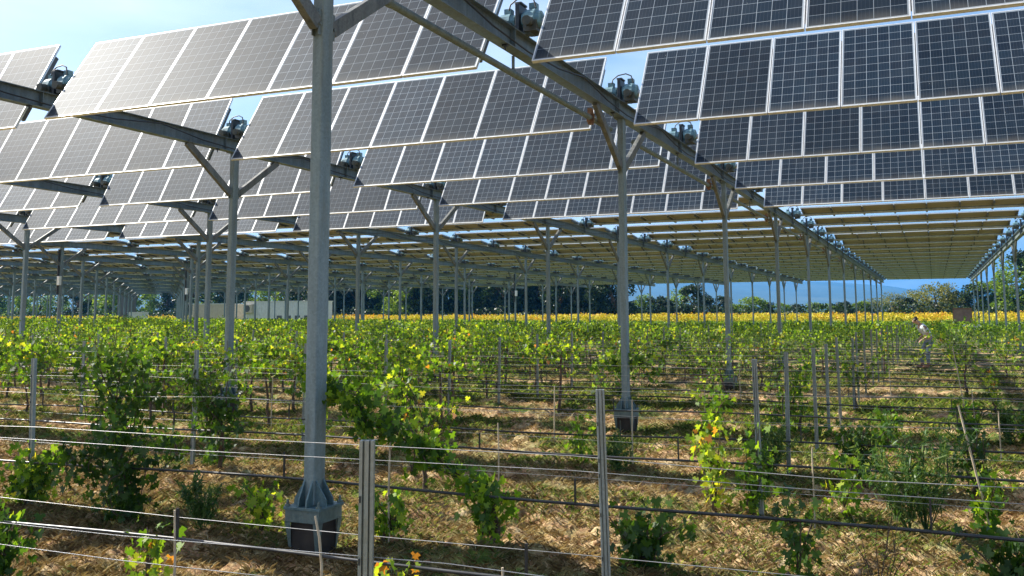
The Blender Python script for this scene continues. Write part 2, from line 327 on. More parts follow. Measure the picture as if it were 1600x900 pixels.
tag(link('green_grass',blades(P,L,rng.uniform(.0005,.0010,len(x))*(1+y/9),rng.uniform(.1,.8,len(x)),'green_grass',M_grass,rng.random(len(x)))),'tufts of green grass growing along the foot of the vine rows','grass',kind='stuff')

# loose clods of earth between the rows
def clods(n_):
    bm=bmesh.new(); bmesh.ops.create_icosphere(bm,subdivisions=1,radius=1); base=np.array([tuple(v.co) for v in bm.verts]); fc_=np.array([[v.index for v in f_.verts] for f_ in bm.faces]); bm.free()
    x,y=fan(n_,2.8,17,1.3); k=vnoise(x*.9+40,y*.9+7,9)+.5*vnoise(x*2.3,y*2.3,77)>.62; x=x[k];y=y[k]; n_=len(x); r_=rng.gamma(2.0,.0062,n_).clip(.005,.038)
    V=base[None]*(1+rng.normal(size=(n_,len(base),1))*.34)*r_[:,None,None]*np.array([1,1,.7]); V=V+np.stack([x,y,hgt(x,y)+r_*.25],-1)[:,None]
    return V.reshape(-1,3),(fc_[None]+(np.arange(n_)*len(base))[:,None,None]).reshape(-1,3)
V,F=clods(16000); tag(link('soil_clods',npmesh('soil_clods',V,F,simple('clod_earth',(.20,.10,.05),(.46,.31,.17),7,.95,0,.5,rr=.03,spec=.1))),'reddish clods of dry earth between the vine rows','soil clods',kind='stuff')
LEAF=np.array([(0,-.30,0),(.26,-.52,.03),(.54,-.16,.14),(.26,-.02,.03),(.36,.36,.12),(.10,.20,.02),(0,.60,-.10),(-.10,.20,.02),(-.36,.36,.12),(-.26,-.02,.03),(-.54,-.16,.14),(-.26,-.52,.03)])
LEAF6=np.array([(0,-.5,0),(.5,-.15,.1),(.32,.42,.05),(0,.55,-.03),(-.32,.42,.05),(-.5,-.15,.1)])
LEAF4=np.array([(0,-.5,0),(.45,0,.1),(0,.5,0),(-.45,0,.1)])
def leaves(P,S,shape,hang=.5,sunny=.35):
    n=len(P); nr=rng.normal(size=(n,3)); nr[:,2]=np.abs(nr[:,2])*sunny+.15; nr/=np.linalg.norm(nr,axis=1,keepdims=True)
    up=rng.normal(size=(n,3))*.6+np.array([0,0,-hang*2]); t,b=rotframe(nr,up)
    V=P[:,None,:]+S[:,None,None]*(shape[None,:,0:1]*t[:,None,:]+shape[None,:,1:2]*b[:,None,:]+shape[None,:,2:3]*nr[:,None,:])
    k=len(shape); return V.reshape(-1,3),np.arange(n*k).reshape(n,k)
def cane(p,d,L,step=.06,droop=.15,wob=.35,flat=None):
    p=Vector(p);d=Vector(d).normalized();pts=[p.copy()]
    for i in range(int(L/step)):
        d+=Vector((random.gauss(0,wob),random.gauss(0,wob*.5),random.gauss(0,wob)))*.35; d.z-=droop*.25
        if flat: d.y-=p.y*1.2
        d.normalize(); p=p+d*step
        if p.z<.06: p.z=.06
        pts.append(p.copy())
    return pts
def vine_meshes(kind,seed,h=1.0,wd=.55,nl=220,trunk=.5,shape=LEAF,size=(.07,.125),yb=.16,tint=(0,1)):
    """woody mesh and foliage mesh of one vine standing at the origin, row along X"""
    random.seed(seed); canes=[]
    if kind=='full':
        hd=trunk
        for i in range(9):
            sx=random.uniform(-wd,wd); canes.append(cane((sx*.35,0,hd+random.uniform(-.05,.1)),(sx*.9,random.uniform(-.3,.3),1),random.uniform(.5,1)*h,droop=random.choice((.05,.3,.7)),flat=1))
    elif kind=='high':         # canopy carried high on the wires, open below
        for i in range(9):
            sx=random.choice((-1,1)); canes.append(cane((random.uniform(-.1,.1),0,random.uniform(.86,1.02)),(sx*random.uniform(.4,1.1),random.uniform(-.2,.2),random.uniform(.0,.55)),random.uniform(.45,.75),droop=random.choice((.05,.25,.6)),wob=.25,flat=1))
    elif kind=='young':
        for i in range(3): canes.append(cane((0,0,.12),(random.uniform(-.25,.25),random.uniform(-.2,.2),1),h*random.uniform(.6,1),droop=.05,wob=.2))
    elif kind=='curtain':      # tall, dense down to the ground
        for i in range(20):
            sx=random.uniform(-wd,wd)*(.55+.45*random.random()); canes.append(cane((sx*.8,0,random.uniform(.1,.7)*h),(sx*.4,random.uniform(-.4,.4),random.uniform(-.4,1)),random.uniform(.35,.7)*h,droop=random.choice((.1,.5,.9)),flat=1))
    elif kind=='bush':
        for i in range(12): canes.append(cane((random.uniform(-.2,.2)*wd,0,.08),(random.uniform(-1,1)*wd,random.uniform(-.5,.5),.9),random.uniform(.5,1)*h,droop=.4))
    elif kind=='drape':        # one long shoot sagging along the wires to the left and climbing again
        pts=[]
        for i in range(46):
            t=i/45; pts.append(Vector((-.0-1.75*t+.05*math.sin(t*21),.05*math.sin(t*9),.25+1.02*t**.62*h-.10*math.sin(t*3.14)+.03*math.sin(t*30))))
        canes=[pts,pts,[p+Vector((random.gauss(0,.05),random.gauss(0,.04),random.gauss(0,.06)-.04)) for p in pts],[p+Vector((random.gauss(0,.05),.04,.07)) for p in pts[8::2]]]
        canes+= [cane((random.uniform(-.1,.1),0,.08),(random.uniform(-.4,.4),0,1),.38,droop=.1) for _ in range(3)]
    wood=MB()
    if kind in('full','curtain','bush') or trunk>0:
        tp=[Vector((0,0,-.05))]
        for i in range(6): tp.append(tp[-1]+Vector((random.gauss(0,.018),random.gauss(0,.012),(trunk+.05)/6)))
        wood.tube(tp,[.028-.002*i for i in range(7)],7)
        off=Vector((tp[-1].x,tp[-1].y,0))*.5
    for c in canes:
        c2=c[::2] if len(c)>3 else c
        wood.tube([c2[0]+Vector((-c2[0].x*.5,0,-.05))]+c2 if kind=='full' else c2,[.007*(1-.6*i/len(c2)) for i in range(len(c2)+(1 if kind=='full' else 0))],5,cap=False)
    allp=[p for c in canes for p in c]
    idx=rng.integers(0,len(allp),nl); P=np.array([tuple(allp[i]) for i in idx])+rng.normal(size=(nl,3))*np.array([.06,yb*.45,.05])
    P[:,2]=np.maximum(P[:,2],.05); P[:,2]=np.where(P[:,2]>1.45,1.45-.3*rng.random(nl),P[:,2])
    S=rng.uniform(size[0],size[1],nl)
    V,F=leaves(P,S,shape)
    base=rng.beta(1.5,2.1,nl); old=rng.random(nl)<.03; base[old]=rng.uniform(.8,1.08,old.sum()); base=tint[0]+(tint[1]-tint[0])*base
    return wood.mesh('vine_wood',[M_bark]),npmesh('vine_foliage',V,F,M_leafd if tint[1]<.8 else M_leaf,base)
def vine(loc,meshes,label,rot=0,scale=1,group='grapevines in the trellis rows'):
    e=empty('grapevine',loc,(0,0,rot),label,'grapevine',group); e.scale=(scale,)*3
    link('trunk',meshes[0],e); link('foliage',meshes[1],e); return e

# ------------------------------------------------------------------ hand-placed vines close to the camera
near=[ # photo px, row index, kind, h, width, leaves, label, tint
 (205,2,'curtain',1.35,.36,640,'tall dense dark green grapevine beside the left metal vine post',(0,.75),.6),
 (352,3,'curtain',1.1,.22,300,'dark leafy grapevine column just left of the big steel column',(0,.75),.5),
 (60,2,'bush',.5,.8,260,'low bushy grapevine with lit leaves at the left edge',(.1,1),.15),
 (20,1,'bush',.42,.45,120,'broad-leaved grapevine shoot low in the bottom left corner',(0,.8),.1),
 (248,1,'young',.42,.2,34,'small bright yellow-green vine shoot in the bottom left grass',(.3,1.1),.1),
 (420,2,'bush',.38,.22,60,'small green grapevine bush left of the column footing',(.1,.9),.15),
 (765,2,'drape',1.0,.5,520,'grapevine with one long leafy shoot arching up to the left',(0,.8),.3),
 (616,1,'bush',.34,.22,60,'small bright vine shoot at the foot of the slotted post',(.4,1.1),.1),
 (612,2,'bush',.38,.25,60,'low dark grapevine behind the slotted front post',(0,.85),.15),
 (1000,2,'bush',.42,.36,120,'low dark grapevine behind the thin metal post at bottom centre',(0,.79),.2),
 (905,4,'young',.55,.25,45,'young grapevine in the grass left of the thin metal post',(.1,.9),.1),
 (1108,3,'young',.75,.3,90,'yellowing young grapevine on the open dry ground',(.4,1.05),.15),
 (1105,5,'young',.8,.3,110,'bright green young grapevine behind the yellowing one',(.3,.9),.15),
 (1165,3,'young',.7,.35,90,'feathery green grapevine at the foot of a leaning metal post',(.1,.85),.2),
 (1228,2,'young',.6,.3,60,'dark drooping young grapevine on the dry ground at bottom right',(0,.55),.15),
 (1322,4,'curtain',.55,.16,120,'compact dark grapevine in the right hand open ground',(0,.5),.2),
 (1302,3,'young',.55,.3,60,'small lit grapevine beside a leaning pale stake',(.3,1),.1),
 (1508,4,'curtain',.5,.14,90,'dark round grapevine beside the long leaning stake',(0,.45),.2),
 (1520,3,'young',.5,.25,60,'small green vine below the long leaning stake',(.1,.8),.1),
 (1565,2,'bush',.42,.45,120,'dark grapevine foliage filling the bottom right corner',(0,.45),.15),
 (1372,5,'young',.6,.3,90,'young green grapevine between two pale stakes',(.1,.8),.1),
 (1235,6,'curtain',1.1,.4,260,'tall mixed green grapevine behind the two close metal posts',(.1,.95),.4),
 (1497,6,'bush',.55,.3,130,'small grapevine with dark trunk near the right edge',(0,.8),.3),
 (560,5,'full',1.0,.6,240,'spreading grapevine right of the big steel column',(.1,.95),.5),
 (1585,6,'bush',.45,.4,80,'leafy grapevine low at the right edge',(.1,.8),.3),
 (640,4,'full',.95,.65,230,'loose grapevine behind the arching shoot',(.1,.9),.5),
 (500,4,'bush',.5,.3,60,'low grapevine just behind the big steel column',(.1,.8),.2),
]
sd=100
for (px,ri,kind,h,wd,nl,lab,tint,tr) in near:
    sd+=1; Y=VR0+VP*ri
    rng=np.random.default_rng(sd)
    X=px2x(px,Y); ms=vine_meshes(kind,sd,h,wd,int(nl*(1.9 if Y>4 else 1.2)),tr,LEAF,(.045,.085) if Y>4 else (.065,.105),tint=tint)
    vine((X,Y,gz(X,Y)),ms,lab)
rng=np.random.default_rng(5)
# variants reused by the rest of the rows
fullv=[vine_meshes('full',200+i,random.uniform(.85,1.1),.55,200,.55,LEAF,(.045,.08),.2,(.05,1)) for i in range(6)]
highv=[vine_meshes('high',280+i,1,.5,190,.9,LEAF,(.05,.09),.2,(.0,1.02)) for i in range(5)]
dense=[vine_meshes('curtain',220+i,1.35,.5,330,.55,LEAF,(.045,.08),.22,(0,.95)) for i in range(4)]
young=[vine_meshes('young',240+i,.8,.3,130,.2,LEAF,(.04,.075),.14,(.1,1)) for i in range(4)]
dead=[vine_meshes('young',260+i,.6,.3,16,.3,LEAF6,(.05,.09),.1,(.3,1.1)) for i in range(2)]
cand=[]
rs=random.Random(3)
for ri in range(2,16):
    Y=VR0+VP*ri; x0=-1.30*Y-.6; x1=.215*Y+1.2; X=x0+rs.random()
    k=0; lst=[]
    while X<x1:
        px=800+1495*( (X*math.cos(ya)+Y*math.sin(ya))/(-X*math.sin(ya)+Y*math.cos(ya)) )
        skip=any(nr[1]==ri and abs(px2x(nr[0],Y)-X)<.75 for nr in near)
        if ri==2: dn=.0
        elif ri==3: dn=.6 if px<330 else .12 if px<900 else .06
        elif ri<=5: dn=.8 if px<560 else .35 if px<900 else .14
        elif ri<=8: dn=.74 if px<700 else .45 if px<1000 else .18
        else: dn=.8 if px<1000 else .55 if px<1250 else .3
        if ri>=6 and abs(px-1438)<28: skip=True
        if not skip and rs.random()<dn: lst.append((X,px))
        X+=rs.uniform(.95,1.2)
    for j,(X,px) in enumerate(lst): cand.append((ri,Y,X,px,j,len(lst)))
cand=cand[:300-len(near)]
print('individual vines',len(cand)+len(near))
def q(v): return rs.choice(v)
for (ri,Y,X,px,j,nn) in cand:
    if ri<=7 and px<1000: ms=q(highv) if rs.random()<.76 else q(dense) if rs.random()<.4 else q(fullv)
    elif px<1000 or (ri>8 and px<1150): z_=rs.random(); ms=q(fullv) if z_<.5 else q(highv) if z_<.8 else q(dense)
    elif ri>6 and rs.random()<.45: ms=q(fullv)
    else: ms=q(young) if rs.random()<.8 else q(dead)
    side,oj=('left',j+1) if j<nn/2 else ('right',nn-j)
    kd={'f':'spreading','d':'dense','y':'small young','x':'sparse','h':'high-trained'}['h' if ms in highv else 'f' if ms in fullv else 'd' if ms in dense else 'y' if ms in young else 'x']
    vine((X,Y+rs.uniform(-.05,.05),gz(X,Y)),ms,f'{kd} grapevine, {ordn(oj)} from the {side} in the {ordn(ri+1)} vine row from the front',rot=rs.choice((0,math.pi))+rs.uniform(-.15,.15),scale=rs.uniform(.88,1.15))
lastrow=max(c[0] for c in cand)
# remaining rows: one mass
pts=[];siz=[]
for ri in range(lastrow,51):
    Y=VR0+VP*ri; x0=-1.34*Y-1; x1=.215*Y+3
    if ri==lastrow: x0=max(c[2] for c in cand if c[0]==ri)+.6
    if x0>x1: continue
    per=300 if Y<45 else 190 if Y<70 else 120
    nn=int((x1-x0)*per); X=rng.uniform(x0,x1,nn); hump=vnoise(X*.9,X*0+ri*3.3,31); az=np.clip((-X/Y-.25)/.8,0,1); top=(1.0 if Y<60 else .88)+.22*az+(.40+.40*az)*hump
    Z=.42+(top-.42)*rng.beta(1.6,1.2,nn)
    thin=np.where(X>-2-.0*Y, .55 if Y<60 else .9,1.0)
    k=(rng.random(nn)<np.clip(2.6*vnoise(X*.95,X*0+ri*7.1,33)-.85,.02,1)*thin*(.35+.9*vnoise(X*4,Z*6+ri,35)))
    if Y<34.5: k&=~((np.abs(X-(-.018*Y))<1.25)&(Z>.3))
    pts.append(np.stack([X,Y+rng.normal(size=nn)*.17,Z],-1)[k]); siz.append(np.full(k.sum(),.08 if Y<45 else .115 if Y<70 else .15))
P=np.concatenate(pts);S=np.concatenate(siz)*rng.uniform(.7,1.3,len(P)); V,F=leaves(P,S,LEAF4,sunny=.5)
rn=rng.beta(1.8,1.7,len(P))*.95
tag(link('distant_vines',npmesh('distant_vines',V,F,M_leaf,rn)),'green vine canopy of the far rows under the solar roof','vines',kind='stuff')
print('far leaves',len(P))

# trellis: wires, hoses, posts, stakes
for ri in range(0,24):
    Y=VR0+VP*ri; x0=-1.36*Y-4; x1=.24*Y+5; rn=ordn(ri+1)
    for wi,(z,nm) in enumerate(((.58,'low wire'),(.96,'middle wire'),(1.03,'top wire'))):
        if (ri>14 or ri in (2,3,5,6,8,9,11)) and wi==1: continue
        m=MB(); X=x0; p=[]
        while X<x1:
            p.append((X,Y+.02,z+.012*math.sin(X*.9+ri*2+wi)-.006*wi*math.cos(X*2.1+ri))); X+=1.2
        m.tube(p,.0014 if ri<1 else .0018 if ri<2 else .0013 if ri<6 else .0017,4,cap=False)
        tag(link('trellis_wire',m.mesh('trellis_wire',[M_wire])),f'thin steel {nm} of the {rn} vine row from the front','wire','trellis wires strung along the vine rows')
    if ri<20:
        m=MB(); X=x0; p=[]
        rs2=random.Random(ri)
        dz={0:0,1:.02,2:-.02,3:.03,4:-.04}.get(ri,rs2.uniform(-.03,.03))
        while X<x1:
            p.append((X,Y-.02,.43+dz+.02*math.sin(X*.45+ri*1.7)+.012*math.sin(X*1.3+ri))); X+=.6
        hose=link('drip_hose',m.tube(p,.0095 if ri<2 else .011,6,cap=False).mesh('drip_hose',[M_hose])); tag(hose,f'black drip hose hanging low along the {rn} vine row from the front','hose','drip hoses along the vine rows')
        if ri<9:
            X=x0+rs2.uniform(0,2)
            while X<x1:
                if inview(X,Y,.05):
                    zz=.43+dz+.02*math.sin(X*.45+ri*1.7)+.012*math.sin(X*1.3+ri); hm=MB(); hm.box((X-.006,Y-.028,zz),(X+.006,Y-.012,zz+rs2.choice((.15,.17,.2)))); link('hose_hanger',hm.mesh('hose_hanger',[M_hose]),hose)
                X+=rs2.uniform(1.8,2.6)
# slotted metal vine posts
def vpost():
    m=MB(); a,b,t=.0205,.016,.003   # folded hat profile with two ribs
    m.prism([(-a,-b),(-a+.009,-b),(-a+.009,b-.012),(-.006,b-.012),(-.006,-b+.003),(.006,-b+.003),(.006,b-.012),(a-.009,b-.012),(a-.009,-b),(a,-b),(a,b),(-a,b)],-.3,1.37)
    post=m.mesh('vine_post',[M_vpost]); h=MB()
    for z in (.30,.58,.78,.96,1.03,1.2):
        h.box((-.019,-b-.0035,z),(-.014,-b+.0005,z+.018)); 
    return post,h.mesh('slot',[M_clamp])
pm,sm_=vpost(); prof={}
proto=empty('vine_post',(0,0,0),(0,0,0),'x','post','slotted metal posts of the vine trellis'); link('profile',pm,proto); link('wire_notches',sm_,proto)
rs=random.Random(9); first=True
spec={(0,0):(580,'broad slotted metal vine post in the centre foreground'),(1,0):(952,'slim slotted metal vine post right of centre in the foreground')}
for ri in range(0,30):
    Y=VR0+VP*ri; row=[]
    for li in range(-4,14):
        X=-1.45-6.2*li
        if ri==2 and li==0: continue
        if ri==0: X=-1.5
        elif ri>14: X+=.04*(ri-14)
        if ri==1 and li not in(0,): continue
        if ri==0 and li!=0: continue
        if inview(X,Y,.02): row.append((X,li))
    row.sort()
    for j,(X,li) in enumerate(row):
        n2=len(row); side,oj=('left',j+1) if j<n2/2 else ('right',n2-j)
        lab=spec[(ri,li)][1] if (ri,li) in spec else f'metal vine post, {ordn(oj)} from the {side} in the {ordn(ri+1)} vine row from the front'
        loc=(X+rs.uniform(-.04,.04),Y,(0 if ri<2 else rs.uniform(-.07,.02))); rot=(R(rs.uniform(-1,1)),R(rs.uniform(-1.2,1.2)) if ri>1 else 0,0)
        if ri==0: rot=(0,0,R(25)); loc=(-1.5,Y,0)
        if ri==1: loc=(-1.46,Y,0); rot=(0,R(-1.2),R(20))
        if first: proto.location=loc; proto.rotation_euler=rot; proto['label']=lab; first=False
        else: dup(proto,lab,loc,rot)
# bamboo / thin stakes: photo px at top, row, height, lean
stakes=[(507,1,.66,-.05,'crooked pale wooden stake in front of the column footing'),(288,1,.62,0,'short pale stake in the bottom left grass'),(783,1,.50,.06,'short leaning pale stake at bottom centre'),(1170,1,.33,0,'very short pale stake at the bottom right of centre'),
 (1300,4,.75,.10,'leaning pale stake on the open dry ground'),(1484,3,1.0,.20,'long leaning pale stake near the right edge'),(1506,6,.7,.05,'thin stake behind the long leaning stake'),(1380,9,.8,.03,'pale stake beside a small vine right of centre'),
 (983,4,.78,0,'thin pale stake in front of the second column footing'),(1257,3,.62,0,'thin grey stake right of the close metal posts'),(612,2,.9,0,'thin dark stake beside the slotted front post'),(545,5,.7,0,'thin stake just right of the big column'),
 (1095,6,.6,0,'short stake on the dry ground behind the yellowing vine'),(777,3,.7,.02,'thin stake inside the arching vine'),(1480,8,1.15,.14,'tall thin leaning stake below the worker'),(864,5,.75,0,'thin pale stake in the middle of the vineyard'),
 (1150,8,.7,0,'thin stake beside the third steel column'),(690,6,.8,.02,'thin pale stake right of the hanging shoots'),(430,5,.8,0,'thin pale stake left of the big column'),(1545,5,.6,.0,'thin stake low at the right edge')]
for (px,ri,h,ln,lab) in stakes:
    Y=VR0+VP*ri-.03; X=px2x(px,Y); m=MB(); r0=.0085 if h>.7 else .0075
    p=[(X+ln*h*(1-t)*1.0,Y+.01*math.sin(t*5+px),-.05+(h+.05)*t) for t in (0,.25,.5,.75,1)]
    if px==507: p=[(X+.02,Y,-.05),(X+.022,Y,.2),(X+.018,Y,.4),(X+.0,Y,.55),(X-.03,Y,.66)]
    m.tube(p,[r0*1.15,r0,r0,r0,r0*.8],7)
    tag(link('wooden_stake',m.mesh('wooden_stake',[M_bamboo])),lab,'stake','thin stakes beside young vines')
# tall weeds
def weed(px,ri,h,lab,seed,dry=False,nb=16):
    rr=random.Random(seed); m=MB(); P=[];dirs=[]
    for i in range(nb):
        an=rr.uniform(0,6.28); ln=rr.uniform(.15,.75); p=Vector((0,0,0)); d=Vector((math.cos(an)*ln,math.sin(an)*ln*.6,1)).normalized(); pts=[p.copy()]
        L=h*rr.uniform(.55,1.05)
        for k in range(10):
            d+=Vector((rr.gauss(0,.06),rr.gauss(0,.06),.02)); d.normalize(); p=p+d*L/10; pts.append(p.copy())
            if k>1:
                for _ in range(0 if dry else 5): P.append(tuple(p+Vector((rr.gauss(0,.02),rr.gauss(0,.02),rr.gauss(0,.02)))))
                if rr.random()<.45:
                    d2=(d+Vector((rr.gauss(0,.5),rr.gauss(0,.3),.1))).normalized(); p2=p+d2*L*.22; m.tube([p,p+d2*L*.1,p2],[.002,.0016,.001],4,cap=False)
                    for t in (.3,.6,.9,1):
                        if not dry: P.append(tuple(p+d2*L*.22*t)); P.append(tuple(p+d2*L*.22*t+Vector((.01,0,.01))))
        m.tube(pts,[.0042*(1-.7*k/11) for k in range(11)],5,cap=False)
    Y=VR0+VP*ri-.3; X=px2x(px,Y); e=empty('tall_weed',(X,Y,gz(X,Y)),(0,0,0),lab,'weed','tall weeds between the vines'); link('stems',m.mesh('stems',[M_bark if dry else M_weed]),e)
    if P:
        P=np.array(P); shp=np.array([(0,-.6,0),(.09,0,.03),(0,.6,0),(-.09,0,.03)]); V,F=leaves(P,rng.uniform(.05,.09,len(P)),shp,-.3,.8); link('leaves',npmesh('leaves',V,F,M_weed,rng.random(len(P))),e)
weed(1425,3,.85,'tall feathery green weed on the dry ground at the right',1)
weed(1345,2,.62,'bare branching dry weed at the bottom right',2,True,12)
weed(1400,3,.7,'thin-stemmed weed fanning out beside the feathery one',3,False,12)
weed(960,4,.5,'wispy green weed right of the thin metal post',4,False,10)
weed(330,2,.4,'small wispy weed in the clods left of the steel column',5,False,9)
weed(1185,4,.55,'green weed clump at the foot of the leaning metal posts',6)
weed(1560,6,.5,'green weed tuft at the right edge of the vineyard',7)
weed(240,6,.5,'green weed tuft behind the left metal vine post',8)

# ------------------------------------------------------------------ steel structure
# column (origin at ground)
def build_column():
    e=empty('steel_column',(0,0,0),(0,0,0),'x','column','steel columns carrying the solar roof')
    m=MB().box((-.049,-.0775,.285),(.049,.0775,GBOT-.012)); link('post',m.mesh('post',[M_post],.012),e)
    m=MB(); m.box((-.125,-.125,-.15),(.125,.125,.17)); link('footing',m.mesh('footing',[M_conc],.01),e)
    m=MB(); m.box((-.155,-.155,.17),(.155,.155,.262)); 
    for sx in(-1,1):
        for sy in(-1,1): m.add([(sx*.156,sy*.156,.17),(sx*.10,sy*.156,.17),(sx*.156,sy*.10,.17),(sx*.128,sy*.128,-.06),(sx*.108,sy*.129,-.06),(sx*.129,sy*.108,-.06)],[(0,1,4,3),(0,3,5,2),(1,2,5,4)][::1])
    link('footing_cap',m.mesh('footing_cap',[M_plate],.004),e)
    m=MB(); m.box((-.165,-.165,.262),(.165,.165,.285)); link('base_plate',m.mesh('base_plate',[M_shoe],.003),e)
    m=MB()
    for sx in(-.142,.142):
        for sy in(-.142,.142): m.tube([(sx,sy,.286),(sx,sy,.30)],.022,6,smooth=False); m.tube([(sx,sy,.30),(sx,sy,.335)],.010,6)
    link('anchor_bolts',m.mesh('anchor_bolts',[M_plate]),e)
    for i,(dx,dy) in enumerate(((1,0),(-1,0),(0,1),(0,-1))):
        for off in (-.045,.045):
            m=MB(); t=.007
            hx,hy=(.049,.0775)
            if dx: pts=[(dx*hx,0,.285),(dx*.150,0,.285),(dx*.143,0,.335),(dx*hx,0,.475)]; q_=[(x,off-t,z) for x,_,z in pts]+[(x,off+t,z) for x,_,z in pts]
            else: pts=[(0,dy*hy,.285),(0,dy*.158,.285),(0,dy*.150,.335),(0,dy*hy,.475)]; q_=[(off*.8-t,y,z) for _,y,z in pts]+[(off*.8+t,y,z) for _,y,z in pts]
            m.add(q_,[(0,1,2,3),(7,6,5,4),(0,4,5,1),(1,5,6,2),(2,6,7,3),(3,7,4,0)]); link('gusset',m.mesh('gusset',[M_shoe]),e)
    for s in(-1,1):
        m=MB(); m.bar((0,s*.10,4.07),(0,s*1.31,4.868),.07,.125,0); link('brace',m.mesh('brace',[M_brace],.004),e)
        m=MB(); m.box((-.034,s*.078 if s>0 else -.115,3.98),(-.026,s*.115 if s>0 else -.078,4.2)); m.box((.026,s*.078 if s>0 else -.115,3.98),(.034,s*.115 if s>0 else -.078,4.2)); m.tube([(-.05,s*.1,4.07),(.05,s*.1,4.07)],.014,8,0)
        link('brace_bracket',m.mesh('brace_bracket',[M_gird]),e)
    m=MB(); m.box((-.09,-.14,GBOT-.012),(.09,.14,GBOT-.001)); link('top_plate',m.mesh('top_plate',[M_gird]),e)
    return e
colp=build_column(); firstc=True
def linename(i): 
    return ['at the right edge','under the long diagonal girder'][i] if i<2 else f'in the {ordn(i+1)} column line from the right'
# which columns are in view
for i in range(0,NB):
    k0=0; vis=[]
    for k in range(0,12):
        Y=COL0+BAY*k; X=gx(i)
        if inview(X,Y,.03): vis.append((X,Y,k))
    for j,(X,Y,k) in enumerate(vis):
        lab='big galvanised steel column in the left foreground' if (i==1 and k==0) else f'steel column, {ordn(j+1)} from the front {linename(i)}'
        if firstc: colp.location=(X,Y,0); colp['label']=lab; firstc=False
        else: dup(colp,lab,(X,Y,0))
# girders
for i in range(0,NB):
    X=gx(i); y0=ROW0+PITCH*-2-1.2 if i<4 else max(4.0,(-X)/1.34-8); y1=ROW0+PITCH*KMAX+1.3; m=MB()
    m.box((-.08,y0,GBOT),(.08,y1,GBOT+.012)); m.box((-.005,y0,GBOT+.012),(.005,y1,GTOP-.012)); m.box((-.08,y0,GTOP-.012),(.08,y1,GTOP))
    g=link('roof_girder',m.mesh('roof_girder',[M_gird]),loc=(X,0,0)); tag(g,['steel girder of the solar roof along the right edge','long diagonal steel girder of the solar roof crossing the picture'][i] if i<2 else f'steel roof girder, {ordn(i+1)} from the right','girder','girders carrying the tracker rows')
    if i<=2:
        for k in range(0,12):
            Y=ROW0+PITCH*k-.35; s=MB(); s.box((-.075,Y-.005,GBOT+.014),(-.007,Y+.005,GTOP-.014)); s.box((.007,Y-.005,GBOT+.014),(.075,Y+.005,GTOP-.014)); link('stiffener',s.mesh('stiffener',[M_gird]),g)
            s=MB(); s.tube([(.03,Y-.2,GBOT-.07),(.03,Y-.2,GBOT+.002)],.010,6); s.box((.0,Y-.23,GBOT-.022),(.06,Y-.17,GBOT-.001)); link('bolt',s.mesh('bolt',[M_clamp]),g)
# tie tubes under the diagonal girder
for k in range(0,11):
    m=MB(); a=COL0+BAY*k+1.22; b=COL0+BAY*(k+1)-1.22; m.tube([(0,a,4.66),(0,b,4.66)],.042,10); m.tube([(0,a-.2,4.66),(0,a,4.66)],.05,8); m.tube([(0,b,4.66),(0,b+.95,4.66)],.045,10)
    e=empty('tie_tube',(gx(1)-.10,0,0),(0,0,0),f'round tie tube below the long diagonal girder, {ordn(k+1)} from the front','tie tube','tie tubes hung below the diagonal girder'); link('tube',m.mesh('tube',[M_gird]),e)
    s=MB(); s.box((-.03,b-.06,4.56),(.03,b+.04,4.80)); s.box((-.055,b-.03,4.60),(.055,b+.01,4.72)); link('hinge',s.mesh('hinge',[M_rust]),e)
    s=MB(); s.box((-.012,(a+b)/2-.02,4.70),(.012,(a+b)/2+.02,4.88)); s.tube([(-.02,(a+b)/2,4.70),(.02,(a+b)/2,4.70)],.03,8); link('hanger_rod',s.mesh('hanger_rod',[M_gird]),e)

for i in (1,2,3):
    m=MB(); y=ROW0-PITCH*1.5; pts=[]
    while y<ROW0+PITCH*12:
        pts+= [(gx(i)+.095,y+PITCH*t,GTOP-.05-.16*4*t*(1-t)*(.7+.3*math.sin(y*3+i))) for t in (0,.25,.5,.75)]; y+=PITCH
    tag(link('power_cable',m.tube(pts,.011,6).mesh('power_cable',[M_cable])),f'black power cable sagging along the {["","long diagonal girder","third girder from the right","fourth girder from the right"][i]}','cable','power cables along the girders')
# tracker tables: origin at left end of rotation axis, local x right, y up the slope, z panel normal
OFFZ=.12; G=.012
def panel_mesh():
    m=bpy.data.meshes.new('solar_panel'); w,l=MW-G-.004,CH-.004
    bm=bmesh.new(); bmesh.ops.create_cube(bm,size=1); bmesh.ops.scale(bm,vec=(w,l,.006),verts=bm.verts)
    uvl=bm.loops.layers.uv.new('UVMap')
    for f_ in bm.faces:
        f_.material_index=0 if f_.normal.z>.5 else 1
        for lp in f_.loops: lp[uvl].uv=(lp.vert.co.x/w+.5,lp.vert.co.y/l+.5)
    bm.to_mesh(m); bm.free(); m.materials.append(M_pv); m.materials.append(M_back); return m
def frame_mesh():
    m=MB(); w,l=(MW-G)/2,CH/2; t=.014; zt,zb=.0065,-.036
    m.box((-w,-l,zb),(w,-l+t,zt)); m.box((-w,l-t,zb),(w,l,zt)); m.box((-w,-l+t,zb),(-w+t,l-t,zt)); m.box((w-t,-l+t,zb),(w,l-t,zt)); return m.mesh('frame',[M_alu])
pmesh=panel_mesh(); fmesh=frame_mesh()
jb=MB().box((-.055,.55,-.028),(.055,.66,-.003)).mesh('junction_box',[M_cable])
tm=MB().tube([(-.28,0,0),(7*MW+.28,0,0)],.052,14).mesh('torque_tube',[M_tubem])
rm=MB().box((-.028,-.62,-.075),(.028,.62,-.004)).mesh('support_rail',[M_rail])
capm=MB().box((-.30,-.06,-.06),(-.285,.06,.06)).box((7*MW+.285,-.06,-.06),(7*MW+.30,.06,.06)).mesh('end_flange',[M_tubem])
